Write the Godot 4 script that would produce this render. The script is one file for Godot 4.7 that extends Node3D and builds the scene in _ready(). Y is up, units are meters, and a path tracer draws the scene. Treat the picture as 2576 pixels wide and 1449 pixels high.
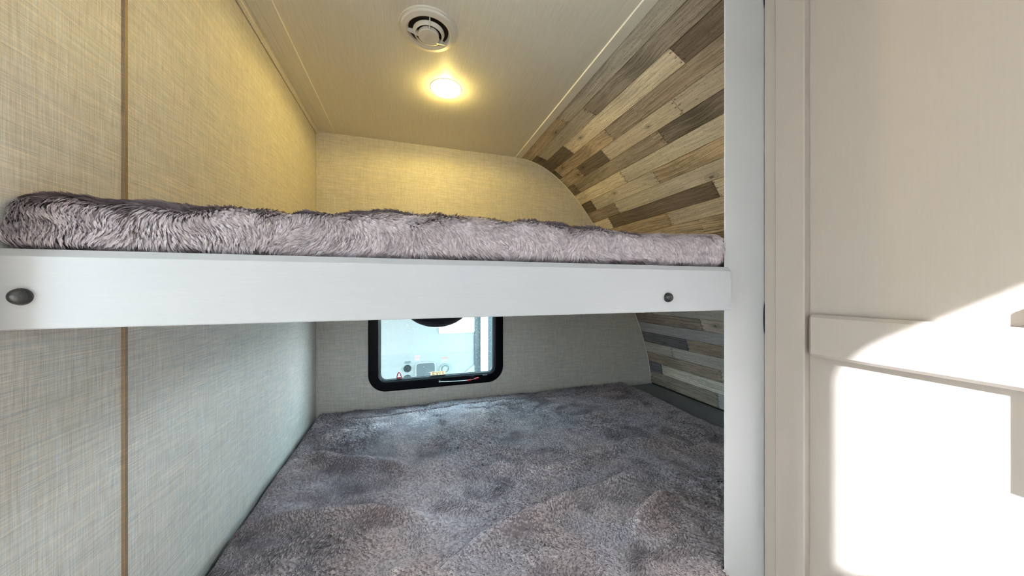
extends Node3D
# Travel-trailer bunk room: upper and lower plush bunks between a linen-papered partition and a curved plank nose wall.
# Origin = camera. -Z runs along the partition to the side wall with the exit window, +X towards the plank wall. Metres.

const XL := -0.412      # partition face
const ZF := -1.706      # side wall face
const YC := 0.73        # ceiling
const YFLOOR := -1.25
const ZR := -0.475      # front of the bunk rail
const ZN := 0.45        # opposite side wall
const PANE_Z := -1.718

var rng := RandomNumberGenerator.new()
var M := {}
var counts := {}
var curve_s := PackedFloat32Array()
var curve_p := PackedVector2Array()

# ------------------------------------------------------------------ naming helpers
func numbered(n: String) -> String:
	var k: int = counts.get(n, 0)
	counts[n] = k + 1
	return n if k == 0 else "%s_%03d" % [n, k]

func tag(o: Node, label := "", category := "", group := "", kind := "") -> Node:
	if label != "": o.set_meta("label", label)
	if category != "": o.set_meta("category", category)
	if group != "": o.set_meta("group", group)
	if kind != "": o.set_meta("kind", kind)
	return o

func thing(n: String, label: String, category: String, at := Vector3.ZERO, group := "") -> Node3D:
	var o := Node3D.new()
	o.name = numbered(n)
	add_child(o)
	o.position = at
	tag(o, label, category, group)
	return o

func structure(n: String, label: String, category: String, st: SurfaceTool, m: Material) -> MeshInstance3D:
	var o := build(st, n, m, self)
	tag(o, label, category, "", "structure")
	return o

func build(st: SurfaceTool, n: String, m: Material, parent: Node) -> MeshInstance3D:
	var o := MeshInstance3D.new()
	o.mesh = st.commit()
	o.material_override = m
	o.name = numbered(n) if parent == self else n
	parent.add_child(o, true)
	return o

func mb() -> SurfaceTool:
	var st := SurfaceTool.new()
	st.begin(Mesh.PRIMITIVE_TRIANGLES)
	return st

# ------------------------------------------------------------------ mesh helpers
func tri(st: SurfaceTool, a: Vector3, b: Vector3, c: Vector3, out: Vector3) -> void:
	var n := (b - a).cross(c - a)
	if n.length() < 1e-14: return
	n = n.normalized()
	if n.dot(out) < 0.0:
		n = -n
		var t := b
		b = c
		c = t
	# clockwise seen from outside
	for p in [a, c, b]:
		st.set_normal(n)
		st.set_uv(Vector2(p.x, p.y))
		st.add_vertex(p)

func quad(st: SurfaceTool, a: Vector3, b: Vector3, c: Vector3, d: Vector3, out: Vector3) -> void:
	tri(st, a, b, c, out)
	tri(st, a, c, d, out)

func box(st: SurfaceTool, lo: Vector3, hi: Vector3, ch := 0.0) -> void:
	var c := (lo + hi) * 0.5
	var h := (hi - lo) * 0.5
	if ch <= 0.0:
		for ax in 3:
			for s in [-1.0, 1.0]:
				var n := Vector3.ZERO
				n[ax] = s
				var u := (ax + 1) % 3
				var v := (ax + 2) % 3
				var q := []
				for k in [[-1, -1], [1, -1], [1, 1], [-1, 1]]:
					var p := Vector3.ZERO
					p[ax] = s * h[ax]
					p[u] = k[0] * h[u]
					p[v] = k[1] * h[v]
					q.append(c + p)
				quad(st, q[0], q[1], q[2], q[3], n)
		return
	var corner := func(s: Vector3, ax: int) -> Vector3:
		var p := Vector3.ZERO
		for k in 3:
			p[k] = s[k] * (h[k] if k == ax else h[k] - ch)
		return c + p
	for ax in 3:
		var u := (ax + 1) % 3
		var v := (ax + 2) % 3
		for s in [-1.0, 1.0]:
			var q := []
			var n := Vector3.ZERO
			n[ax] = s
			for k in [[-1, -1], [1, -1], [1, 1], [-1, 1]]:
				var sg := Vector3.ZERO
				sg[ax] = s
				sg[u] = k[0]
				sg[v] = k[1]
				q.append(corner.call(sg, ax))
			quad(st, q[0], q[1], q[2], q[3], n)
		# edges along ax
		for su in [-1.0, 1.0]:
			for sv in [-1.0, 1.0]:
				var a := Vector3.ZERO
				a[u] = su
				a[v] = sv
				var b := a
				a[ax] = -1.0
				b[ax] = 1.0
				var out := Vector3.ZERO
				out[u] = su
				out[v] = sv
				quad(st, corner.call(a, u), corner.call(b, u), corner.call(b, v), corner.call(a, v), out)
	for sx in [-1.0, 1.0]:
		for sy in [-1.0, 1.0]:
			for sz in [-1.0, 1.0]:
				var s := Vector3(sx, sy, sz)
				tri(st, corner.call(s, 0), corner.call(s, 1), corner.call(s, 2), s)

# straight extrusion of a closed profile: o + e1*p.x + e2*p.y, from e3*t0 to e3*t1
func prism(st: SurfaceTool, prof: PackedVector2Array, o: Vector3, e1: Vector3, e2: Vector3, e3: Vector3, t0: float, t1: float) -> void:
	var mid := Vector2.ZERO
	for p in prof: mid += p
	mid /= prof.size()
	var area := 0.0
	for i in prof.size():
		var a := prof[i]
		var b := prof[(i + 1) % prof.size()]
		area += a.cross(b)
	for i in prof.size():
		var a := prof[i]
		var b := prof[(i + 1) % prof.size()]
		var d := b - a
		var n2 := Vector2(d.y, -d.x) * signf(area)
		var out := e1 * n2.x + e2 * n2.y
		var pa := o + e1 * a.x + e2 * a.y
		var pb := o + e1 * b.x + e2 * b.y
		quad(st, pa + e3 * t0, pb + e3 * t0, pb + e3 * t1, pa + e3 * t1, out)
	var idx := Geometry2D.triangulate_polygon(prof)
	for k in range(0, idx.size(), 3):
		var q := []
		for j in 3:
			var p := prof[idx[k + j]]
			q.append(o + e1 * p.x + e2 * p.y)
		tri(st, q[0] + e3 * t0, q[1] + e3 * t0, q[2] + e3 * t0, -e3 * signf(t1 - t0))
		tri(st, q[0] + e3 * t1, q[1] + e3 * t1, q[2] + e3 * t1, e3 * signf(t1 - t0))

# grid of points with shared smooth normals; rows of equal length; uv optional
func grid(st: SurfaceTool, rows: Array, close_u := false, flip := false, uvs := []) -> void:
	var nr := rows.size()
	var nc: int = rows[0].size()
	var nrm := []
	for i in nr:
		var line := PackedVector3Array()
		for j in nc:
			var j0 := j - 1
			var j1 := j + 1
			if close_u:
				j0 = (j0 + nc - 1) % (nc - 1) if j0 < 0 else j0
				j1 = j1 % (nc - 1) if j1 > nc - 1 else j1
			else:
				j0 = maxi(j0, 0)
				j1 = mini(j1, nc - 1)
			var du: Vector3 = rows[i][j1] - rows[i][j0]
			var dv: Vector3 = rows[mini(i + 1, nr - 1)][j] - rows[maxi(i - 1, 0)][j]
			var n := du.cross(dv)
			if n.length() < 1e-14: n = Vector3.UP
			line.append(n.normalized() * (-1.0 if flip else 1.0))
		nrm.append(line)
	for i in nr - 1:
		for j in nc - 1:
			var ids := [[i, j], [i, j + 1], [i + 1, j + 1], [i, j], [i + 1, j + 1], [i + 1, j]]
			var fn: Vector3 = (rows[i][j + 1] - rows[i][j]).cross(rows[i + 1][j + 1] - rows[i][j])
			if fn.dot(nrm[i][j]) > 0.0:
				ids = [[i, j], [i + 1, j + 1], [i, j + 1], [i, j], [i + 1, j], [i + 1, j + 1]]
			for q in ids:
				st.set_normal(nrm[q[0]][q[1]])
				st.set_uv(uvs[q[0]][q[1]] if uvs.size() else Vector2(float(q[1]) / nc, float(q[0]) / nr))
				st.add_vertex(rows[q[0]][q[1]])

# lathe about an axis; prof = (radius, height along axis)
func lathe(st: SurfaceTool, prof: Array, o: Vector3, axis: Vector3, seg := 40) -> void:
	var a := axis.normalized()
	var u := a.cross(Vector3(0.3, 0.9, 0.31)).normalized()
	var v := a.cross(u)
	var rows := []
	for p in prof:
		var line := PackedVector3Array()
		for k in seg + 1:
			var t := TAU * k / seg
			line.append(o + a * p.y + (u * cos(t) + v * sin(t)) * maxf(p.x, 0.00002))
		rows.append(line)
	# flat shading between sharply turning steps is fine: duplicate rows for hard edges
	for i in rows.size() - 1:
		var d: Vector2 = prof[i + 1] - prof[i]
		var sub := [rows[i], rows[i + 1]]
		var n2 := Vector2(d.y, -d.x).normalized()
		for k in seg:
			var mid := (cos(TAU * (k + 0.5) / seg) * u + sin(TAU * (k + 0.5) / seg) * v)
			for q in [[0, k], [1, k + 1], [0, k + 1], [0, k], [1, k], [1, k + 1]]:
				var t := TAU * float(q[1]) / seg
				var rn := (u * cos(t) + v * sin(t)) * n2.x + a * n2.y
				st.set_normal(rn)
				st.set_uv(Vector2(t, q[0]))
				st.add_vertex(sub[q[0]][q[1]])

func tube(st: SurfaceTool, pts: PackedVector3Array, r: float, seg := 8, close := false) -> void:
	var rows := []
	var n := pts.size()
	var side := Vector3(0.2, 0.35, 0.9)
	for i in n:
		var a := pts[(i - 1 + n) % n] if close else pts[maxi(i - 1, 0)]
		var b := pts[(i + 1) % n] if close else pts[mini(i + 1, n - 1)]
		var t := (b - a).normalized()
		var u := t.cross(side).normalized()
		var v := t.cross(u)
		var line := PackedVector3Array()
		for k in seg + 1:
			var w := TAU * k / seg
			line.append(pts[i] + (u * cos(w) + v * sin(w)) * r)
		rows.append(line)
	if close: rows.append(rows[0])
	grid(st, rows, true)
	if not close:
		for e in [0, n - 1]:
			for k in seg:
				tri(st, pts[e], rows[e][k], rows[e][k + 1], pts[e] - pts[1 if e == 0 else n - 2])

func rounded(w: float, h: float, r: float, seg := 10) -> PackedVector2Array:
	var out := PackedVector2Array()
	for q in 4:
		var c := Vector2((w / 2 - r) * [1, -1, -1, 1][q], (h / 2 - r) * [1, 1, -1, -1][q])
		for k in seg + 1:
			var t := PI / 2 * (q + float(k) / seg)
			out.append(c + Vector2(cos(t), sin(t)) * r)
	return out

# frame of a rounded window: list of [w, h, r, z]; polygons of equal count joined in order
func frame_ring(st: SurfaceTool, o: Vector3, steps: Array, ez: Vector3, hard := true) -> void:
	var rows := []
	for s in steps:
		var line := PackedVector3Array()
		for p in rounded(s[0], s[1], s[2]):
			line.append(o + Vector3(p.x, p.y, 0) + ez * s[3])
		line.append(line[0])
		rows.append(line)
	for i in rows.size() - 1:
		grid(st, [rows[i], rows[i + 1]], true, ez.z < 0)

# a wall slab (thickness along z) with a rounded opening
func wall_with_hole(st: SurfaceTool, x0: float, x1: float, y0: float, y1: float, z0: float, z1: float, hc: Vector2, hw: float, hh: float, r: float) -> void:
	var l := hc.x - hw / 2
	var rr := hc.x + hw / 2
	var b := hc.y - hh / 2
	var t := hc.y + hh / 2
	box(st, Vector3(x0, y0, z0), Vector3(l, y1, z1))
	box(st, Vector3(rr, y0, z0), Vector3(x1, y1, z1))
	box(st, Vector3(l, y0, z0), Vector3(rr, b, z1))
	box(st, Vector3(l, t, z0), Vector3(rr, y1, z1))
	for q in 4:
		var s := Vector2([1, -1, -1, 1][q], [1, 1, -1, -1][q])
		var k := hc + s * Vector2(hw, hh) * 0.5
		var c := k - s * r
		var prev := Vector2.ZERO
		for i in 9:
			var a := PI / 2 * i / 8.0
			var p := c + Vector2(cos(a), sin(a)) * s * r
			if i > 0:
				for z in [z0, z1]:
					tri(st, Vector3(k.x, k.y, z), Vector3(prev.x, prev.y, z), Vector3(p.x, p.y, z), Vector3(0, 0, z - (z0 + z1) / 2))
				quad(st, Vector3(prev.x, prev.y, z0), Vector3(p.x, p.y, z0), Vector3(p.x, p.y, z1), Vector3(prev.x, prev.y, z1), Vector3(-s.x, -s.y, 0))
			prev = p

# ------------------------------------------------------------------ texture helpers
func noise_l8(w: int, h: int, sw: int, sh: int, freq: float, sd: int, seamless := true) -> PackedByteArray:
	var n := FastNoiseLite.new()
	n.seed = sd
	n.noise_type = FastNoiseLite.TYPE_VALUE
	n.frequency = freq
	n.fractal_type = FastNoiseLite.FRACTAL_NONE
	var im := n.get_seamless_image(sw, sh) if seamless else n.get_image(sw, sh)
	im.convert(Image.FORMAT_L8)
	if sw != w or sh != h:
		im.resize(w, h, Image.INTERPOLATE_CUBIC)
	return im.get_data()

func tex(w: int, h: int, fmt: int, data: PackedByteArray) -> ImageTexture:
	return ImageTexture.create_from_image(Image.create_from_data(w, h, false, fmt, data))

# woven linen print: threads of uneven length and tone crossing each other
func linen_textures() -> Array:
	var n := 1024
	var a := noise_l8(n, n, 40, n, 0.93, 11)
	var b := noise_l8(n, n, n, 40, 0.93, 23)
	var a2 := noise_l8(n, n, 14, n, 0.93, 37)
	var b2 := noise_l8(n, n, n, 14, 0.93, 41)
	var col := PackedByteArray()
	col.resize(n * n * 3)
	var hgt := PackedByteArray()
	hgt.resize(n * n)
	for i in n * n:
		var f := (a[i] + b[i] - 255) * 0.0005 + (a2[i] + b2[i] - 255) * 0.00052
		var k := clampf(1.0 + f, 0.6, 1.3)
		var w := (a2[i] - b2[i]) * 0.00025
		col[i * 3] = clampi(int(211.0 * (k + w)), 0, 255)
		col[i * 3 + 1] = clampi(int(205.0 * k), 0, 255)
		col[i * 3 + 2] = clampi(int(197.0 * (k - w)), 0, 255)
		hgt[i] = clampi(int(128.0 + f * 600.0), 0, 255)
	return [tex(n, n, Image.FORMAT_RGB8, col), tex(n, n, Image.FORMAT_L8, hgt)]

# faint streaks of a laminate: along the image's x
func streak_texture(base: Color, amount: float, sd: int, along_y := false) -> ImageTexture:
	var n := 512
	var a := noise_l8(n, n, n if along_y else 10, 10 if along_y else n, 0.9, sd)
	var b := noise_l8(n, n, n if along_y else 40, 40 if along_y else n, 0.9, sd + 5)
	var col := PackedByteArray()
	col.resize(n * n * 3)
	for i in n * n:
		var k := 1.0 + ((a[i] - 128) * 0.7 + (b[i] - 128) * 0.5) / 128.0 * amount
		col[i * 3] = clampi(int(base.r8 * k), 0, 255)
		col[i * 3 + 1] = clampi(int(base.g8 * k), 0, 255)
		col[i * 3 + 2] = clampi(int(base.b8 * k), 0, 255)
	return tex(n, n, Image.FORMAT_RGB8, col)

func mat(c: Color, rough := 0.6, metal := 0.0, spec := 0.5) -> StandardMaterial3D:
	var m := StandardMaterial3D.new()
	m.albedo_color = c
	m.roughness = rough
	m.metallic = metal
	m.metallic_specular = spec
	return m

func tmat(t: Texture2D, scale: Vector3, rough: float) -> StandardMaterial3D:
	var m := mat(Color.WHITE, rough)
	m.albedo_texture = t
	m.uv1_triplanar = true
	m.uv1_world_triplanar = true
	m.uv1_triplanar_sharpness = 8.0
	m.uv1_scale = scale
	return m

func make_materials() -> void:
	var lin := linen_textures()
	M.linen = tmat(lin[0], Vector3(1.9, 1.9, 1.9), 0.42)
	M.linen.metallic_specular = 0.3
	M.linen.heightmap_enabled = true
	M.linen.heightmap_texture = lin[1]
	M.linen.heightmap_scale = 0.05
	M.linen_trim = tmat(lin[0], Vector3(1.45, 1.45, 1.45), 0.5)
	M.batten = tmat(lin[0], Vector3(1.9, 1.9, 1.9), 0.5)
	M.batten.albedo_color = Color8(168, 146, 118)
	M.ceiling = tmat(streak_texture(Color8(230, 226, 218), 0.035, 3, true), Vector3(2.2, 2.2, 2.2), 0.5)
	M.rail = tmat(streak_texture(Color8(175, 174, 180), 0.012, 7), Vector3(3, 3, 3), 0.42)
	M.post = tmat(streak_texture(Color8(189, 187, 190), 0.007, 9, true), Vector3(3, 3, 3), 0.42)
	M.cabinet = tmat(streak_texture(Color8(168, 156, 149), 0.006, 19, true), Vector3(2, 2, 2), 0.5)
	M.trim = mat(Color8(238, 235, 229), 0.45)
	M.white_plastic = mat(Color8(228, 224, 218), 0.4)
	M.black_plastic = mat(Color8(8, 9, 15), 0.4, 0.0, 0.22)
	M.black_cloth = mat(Color8(14, 14, 16), 0.8)
	M.bed_board = mat(Color8(122, 123, 127), 0.6)
	M.bolt = mat(Color8(58, 57, 58), 0.3, 0.8)
	M.steel = mat(Color8(200, 204, 205), 0.28, 0.9)
	M.red = mat(Color8(190, 24, 40), 0.35)
	M.white_paint = mat(Color8(226, 230, 230), 0.4)
	M.duct_shade = mat(Color8(22, 18, 16), 0.8)  # colour of the shade inside the vent
	M.floor = tmat(streak_texture(Color8(170, 158, 146), 0.08, 29), Vector3(1.2, 1.2, 1.2), 0.45)
	M.gravel = mat(Color8(148, 148, 146), 0.95)
	M.neighbour = mat(Color8(112, 117, 118), 0.5)
	M.grey_gel = mat(Color8(66, 73, 76), 0.85, 0.0, 0.12)
	M.fur_base = mat(Color8(112, 101, 106), 0.95)  # shade between the strands put into a darker base colour
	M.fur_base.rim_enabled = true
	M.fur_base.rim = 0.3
	M.fur = mat(Color8(206, 195, 198), 0.62, 0.0, 0.35)
	M.fur.vertex_color_use_as_albedo = true
	M.glass = mat(Color(0.86, 0.95, 0.96, 0.06), 0.02)
	M.glass.transparency = BaseMaterial3D.TRANSPARENCY_ALPHA
	M.tinted = mat(Color(0.17, 0.19, 0.21, 0.55), 0.02)  # tint added to hold back sky light
	M.tinted.transparency = BaseMaterial3D.TRANSPARENCY_ALPHA
	M.dimming_tint = mat(Color(0.12, 0.13, 0.14, 0.76), 0.02)  # tint that holds down the light of the added panel
	M.dimming_tint.transparency = BaseMaterial3D.TRANSPARENCY_ALPHA
	var e := mat(Color8(250, 246, 236), 0.4)
	e.emission_enabled = true
	e.emission = Color(1.0, 0.93, 0.72)
	e.emission_energy_multiplier = 6.0
	M.lamp_glow = e
	var e2 := mat(Color8(250, 248, 244), 0.5)
	e2.emission_enabled = true
	e2.emission = Color(1.0, 0.97, 0.94)
	e2.emission_energy_multiplier = 1.5
	M.dome_fill_glow = e2  # glow of the lens added to the black dome

# ------------------------------------------------------------------ curved nose wall
func nose_profile() -> void:
	# cross-section (x, y) of the plank wall, ceiling to bunk base, every 0.1 m of its length
	var key := [[0.5982, 0.7298], [0.6962, 0.7079], [0.7857, 0.6647], [0.8669, 0.6059], [0.9391, 0.5376], [1.0053, 0.4617], [1.065, 0.3825], [1.1212, 0.2989], [1.1732, 0.214], [1.2226, 0.1269], [1.2692, 0.0384], [1.3134, -0.0513], [1.355, -0.1425], [1.3932, -0.2344], [1.4277, -0.3288], [1.4562, -0.4241], [1.4772, -0.5219], [1.4865, -0.612], [1.487, -0.70]]
	var c := Curve2D.new()
	for i in key.size():
		var p := Vector2(key[i][0], key[i][1])
		var a := Vector2(key[maxi(i - 1, 0)][0], key[maxi(i - 1, 0)][1])
		var b := Vector2(key[mini(i + 1, key.size() - 1)][0], key[mini(i + 1, key.size() - 1)][1])
		var t := (b - a) / 6.0
		c.add_point(p, -t, t)
	c.bake_interval = 0.004
	var acc := 0.0
	var bp := c.get_baked_points()
	for i in bp.size():
		if i > 0: acc += bp[i].distance_to(bp[i - 1])
		curve_p.append(bp[i])
		curve_s.append(acc)

func nose(s: float, lift := 0.0) -> Vector2:
	var i := clampi(curve_s.bsearch(s), 1, curve_s.size() - 1)
	var a := curve_p[i - 1]
	var b := curve_p[i]
	var f := clampf((s - curve_s[i - 1]) / maxf(curve_s[i] - curve_s[i - 1], 1e-6), -1.0, 2.0)
	var d := (b - a).normalized()
	return a.lerp(b, f) + Vector2(d.y, -d.x) * lift   # lift > 0 : into the room

const TONES := {
	"cream": [222, 211, 194], "light": [192, 183, 171], "grey": [176, 171, 168], "tan": [178, 161, 139], "mid": [152, 139, 125], "dark": [112, 101, 92], "slate": [110, 105, 108]}
const Z_NEAR := -0.53

func plank_list() -> Array:
	# [row start, row end, z of joints from the far wall, tones between them]
	return [
		[0.0, 0.063, [-1.257], ["tan", "light"]],
		[0.063, 0.128, [-1.625, -1.14], ["dark", "light", "mid"]],
		[0.128, 0.196, [-1.433, -0.755], ["dark", "cream", "dark"]],
		[0.196, 0.26, [-1.665, -1.175], ["dark", "tan", "mid"]],
		[0.26, 0.326, [-1.506, -1.28, -0.864], ["tan", "dark", "light", "light"]],
		[0.326, 0.391, [-1.633, -0.983], ["dark", "mid", "dark"]],
		[0.391, 0.457, [-1.279], ["cream", "light"]],
		[0.457, 0.522, [-1.6, -1.116], ["dark", "light", "tan"]],
		[0.522, 0.588, [-1.442], ["mid", "light"]],
		[0.588, 0.655, [-1.55, -0.902], ["cream", "dark", "cream"]],
		[0.655, 0.722, [-1.165], ["tan", "light"]],
		[0.722, 0.792, [-1.35], ["mid", "tan"]],
		[0.792, 0.862, [-1.05], ["light", "mid"]],
		[0.862, 0.932, [-1.4], ["cream", "light"]],
		[0.932, 1.002, [-1.1], ["dark", "tan"]],
		[1.002, 1.072, [-1.3], ["light", "grey"]],
		[1.072, 1.144, [-1.2], ["mid", "light"]],
		[1.144, 1.211, [-1.546], ["mid", "light"]],
		[1.211, 1.277, [-1.227], ["mid", "light"]],
		[1.277, 1.343, [-0.8], ["grey", "mid"]],
		[1.343, 1.411, [-1.359], ["slate", "mid"]],
		[1.411, 1.478, [-1.485, -0.9], ["light", "light", "tan"]],
		[1.478, 1.544, [-1.19], ["mid", "light"]],
		[1.544, 1.609, [-1.598, -0.7], ["slate", "cream", "mid"]],
		[1.609, 1.684, [-1.23], ["mid", "grey"]],
	]

func make_planks() -> void:
	nose_profile()
	var holder := Node3D.new()
	holder.name = "wall_right"
	add_child(holder)
	tag(holder, "curved nose wall clad in weathered grey-brown planks", "wall", "", "structure")
	# substrate behind the planks
	var rows := []
	var back := []
	for i in 61:
		var s := 1.70 * i / 60.0
		var a := nose(s, -0.006)
		var b := nose(s, -0.03)
		rows.append(PackedVector3Array([Vector3(a.x, a.y, ZF - 0.02), Vector3(a.x, a.y, Z_NEAR + 0.02)]))
		back.append(PackedVector3Array([Vector3(b.x, b.y, ZF - 0.02), Vector3(b.x, b.y, Z_NEAR + 0.02)]))
	var st := mb()
	grid(st, rows, false, true)
	grid(st, back)
	build(st, "backing", mat(Color8(40, 34, 30), 0.9), holder)
	# grain texture laid out in wall coordinates, one plank after another
	var W := 1024
	var H := 1696
	var zlen := Z_NEAR - ZF
	var g1 := noise_l8(W, H, 48, H, 0.9, 51, false)
	var g2 := noise_l8(W, H, 12, H, 0.55, 57, false)
	var g3 := noise_l8(W, H, 96, 160, 0.11, 63, false)
	var g4 := noise_l8(W, H, 300, H, 0.8, 71, false)
	var img := PackedByteArray()
	img.resize(W * H * 3)
	img.fill(90)
	var pieces := []
	rng.seed = 404
	for row in plank_list():
		var cuts: Array = [ZF] + row[2] + [Z_NEAR]
		for k in row[3].size():
			pieces.append({"s0": row[0], "s1": row[1], "z0": cuts[k], "z1": cuts[k + 1], "tone": row[3][k]})
	for p in pieces:
		var y0 := int(p.s0 * 1000.0)
		var y1 := mini(int(p.s1 * 1000.0), H)
		var x0 := clampi(int((p.z0 - ZF) / zlen * W), 0, W)
		var x1 := clampi(int((p.z1 - ZF) / zlen * W) + 1, 0, W)
		var tone: Array = TONES[p.tone]
		var j := rng.randf_range(0.95, 1.05)
		var ox := rng.randi_range(0, W)
		var oy := rng.randi_range(0, H)
		var strong := rng.randf_range(0.8, 1.25) * (0.55 if p.tone in ["cream", "light", "grey"] else 1.0)
		var warm := rng.randf_range(-0.02, 0.02)
		# knots in this board
		var knots := []
		for q in (1 if rng.randf() < 0.45 else 0):
			knots.append([rng.randf_range(x0 + 10, maxf(x1 - 10, x0 + 11)), rng.randf_range(y0 + 12, y1 - 12), rng.randf_range(5, 11)])
		for y in range(y0, y1):
			for x in range(x0, x1):
				var wob := g3[((y + oy) % H) * W + (x + ox) % W] - 128
				var yy := (y + oy + int(wob * 0.055)) % H
				if yy < 0: yy += H
				var i := yy * W + (x + ox) % W
				var f := ((g1[i] - 128) * 0.85 + (g2[i] - 128) * 0.75 + wob * 0.45) / 128.0
				var speck := g4[i]
				var v := 1.0 + f * 0.26 * strong
				if speck < 58: v -= (58 - speck) * 0.006
				for kn in knots:
					var dx: float = (x - kn[0]) * 0.55
					var dy: float = y - kn[1]
					var d: float = sqrt(dx * dx + dy * dy) / kn[2]
					if d < 2.4:
						v *= lerpf(0.5, 0.86, smoothstep(0.25, 0.7, d)) if d < 0.7 else (0.86 + 0.14 * smoothstep(0.8, 2.4, d) + 0.04 * sin(d * 8.0 + wob * 0.05))
				v = clampf(v * j, 0.28, 1.2)
				var o := (y * W + x) * 3
				img[o] = clampi(int(tone[0] * v * (1.0 + warm)), 0, 255)
				img[o + 1] = clampi(int(tone[1] * v), 0, 255)
				img[o + 2] = clampi(int(tone[2] * v * (1.0 - warm)), 0, 255)
		# nail stains at the butt ends
		for e in [x0 + 5, x1 - 7]:
			for q in 3:
				var ny := y0 + 10 + int(q * (y1 - y0 - 20) * 0.5) + rng.randi_range(-4, 4)
				var nx: int = e + rng.randi_range(-2, 2)
				for dy in range(-3, 4):
					for dx in range(-5, 6):
						var x := nx + dx
						var y := ny + dy
						if x < x0 or x >= x1 or y < y0 or y >= y1: continue
						var d := sqrt(dx * dx * 0.45 + dy * dy) / 3.0
						if d < 1.0 and rng.randf() < 0.85:
							var o := (y * W + x) * 3
							var m := 0.34 + 0.5 * d
							for c in 3: img[o + c] = int(img[o + c] * m)
	var t := tex(W, H, Image.FORMAT_RGB8, img)
	var wood := mat(Color.WHITE, 0.55)
	wood.albedo_texture = t
	M.wood = wood
	for p in pieces:
		var ps := mb()
		var g := 0.0009
		var a0: float = p.s0 + g
		var a1: float = p.s1 - g
		var z0: float = p.z0 + g
		var z1: float = p.z1 - g
		var lift := rng.randf_range(0.0, 0.0011)
		var top := []
		var uv := []
		for k in 5:
			var s := lerpf(a0, a1, k / 4.0)
			var q := nose(s, lift)
			top.append(PackedVector3Array([Vector3(q.x, q.y, z0), Vector3(q.x, q.y, z1)]))
			uv.append([Vector2((z0 - ZF) / zlen, s * 1000.0 / H), Vector2((z1 - ZF) / zlen, s * 1000.0 / H)])
		grid(ps, top, false, true, uv)
		# edges going back to the substrate
		var r0 := nose(a0, -0.005)
		var r1 := nose(a1, -0.005)
		var ring := [[top[0], [Vector3(r0.x, r0.y, z0), Vector3(r0.x, r0.y, z1)], uv[0]], [top[4], [Vector3(r1.x, r1.y, z0), Vector3(r1.x, r1.y, z1)], uv[4]]]
		for e in ring:
			grid(ps, [PackedVector3Array(e[0]), PackedVector3Array(e[1])], false, false, [e[2], e[2]])
		for e in 2:
			var line := PackedVector3Array()
			var low := PackedVector3Array()
			var u := []
			for k in 5:
				line.append(top[k][e])
				var q := nose(lerpf(a0, a1, k / 4.0), -0.005)
				low.append(Vector3(q.x, q.y, [z0, z1][e]))
				u.append(uv[k][e])
			grid(ps, [line, low], false, false, [u, u])
		build(ps, "plank", wood, holder)

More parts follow.
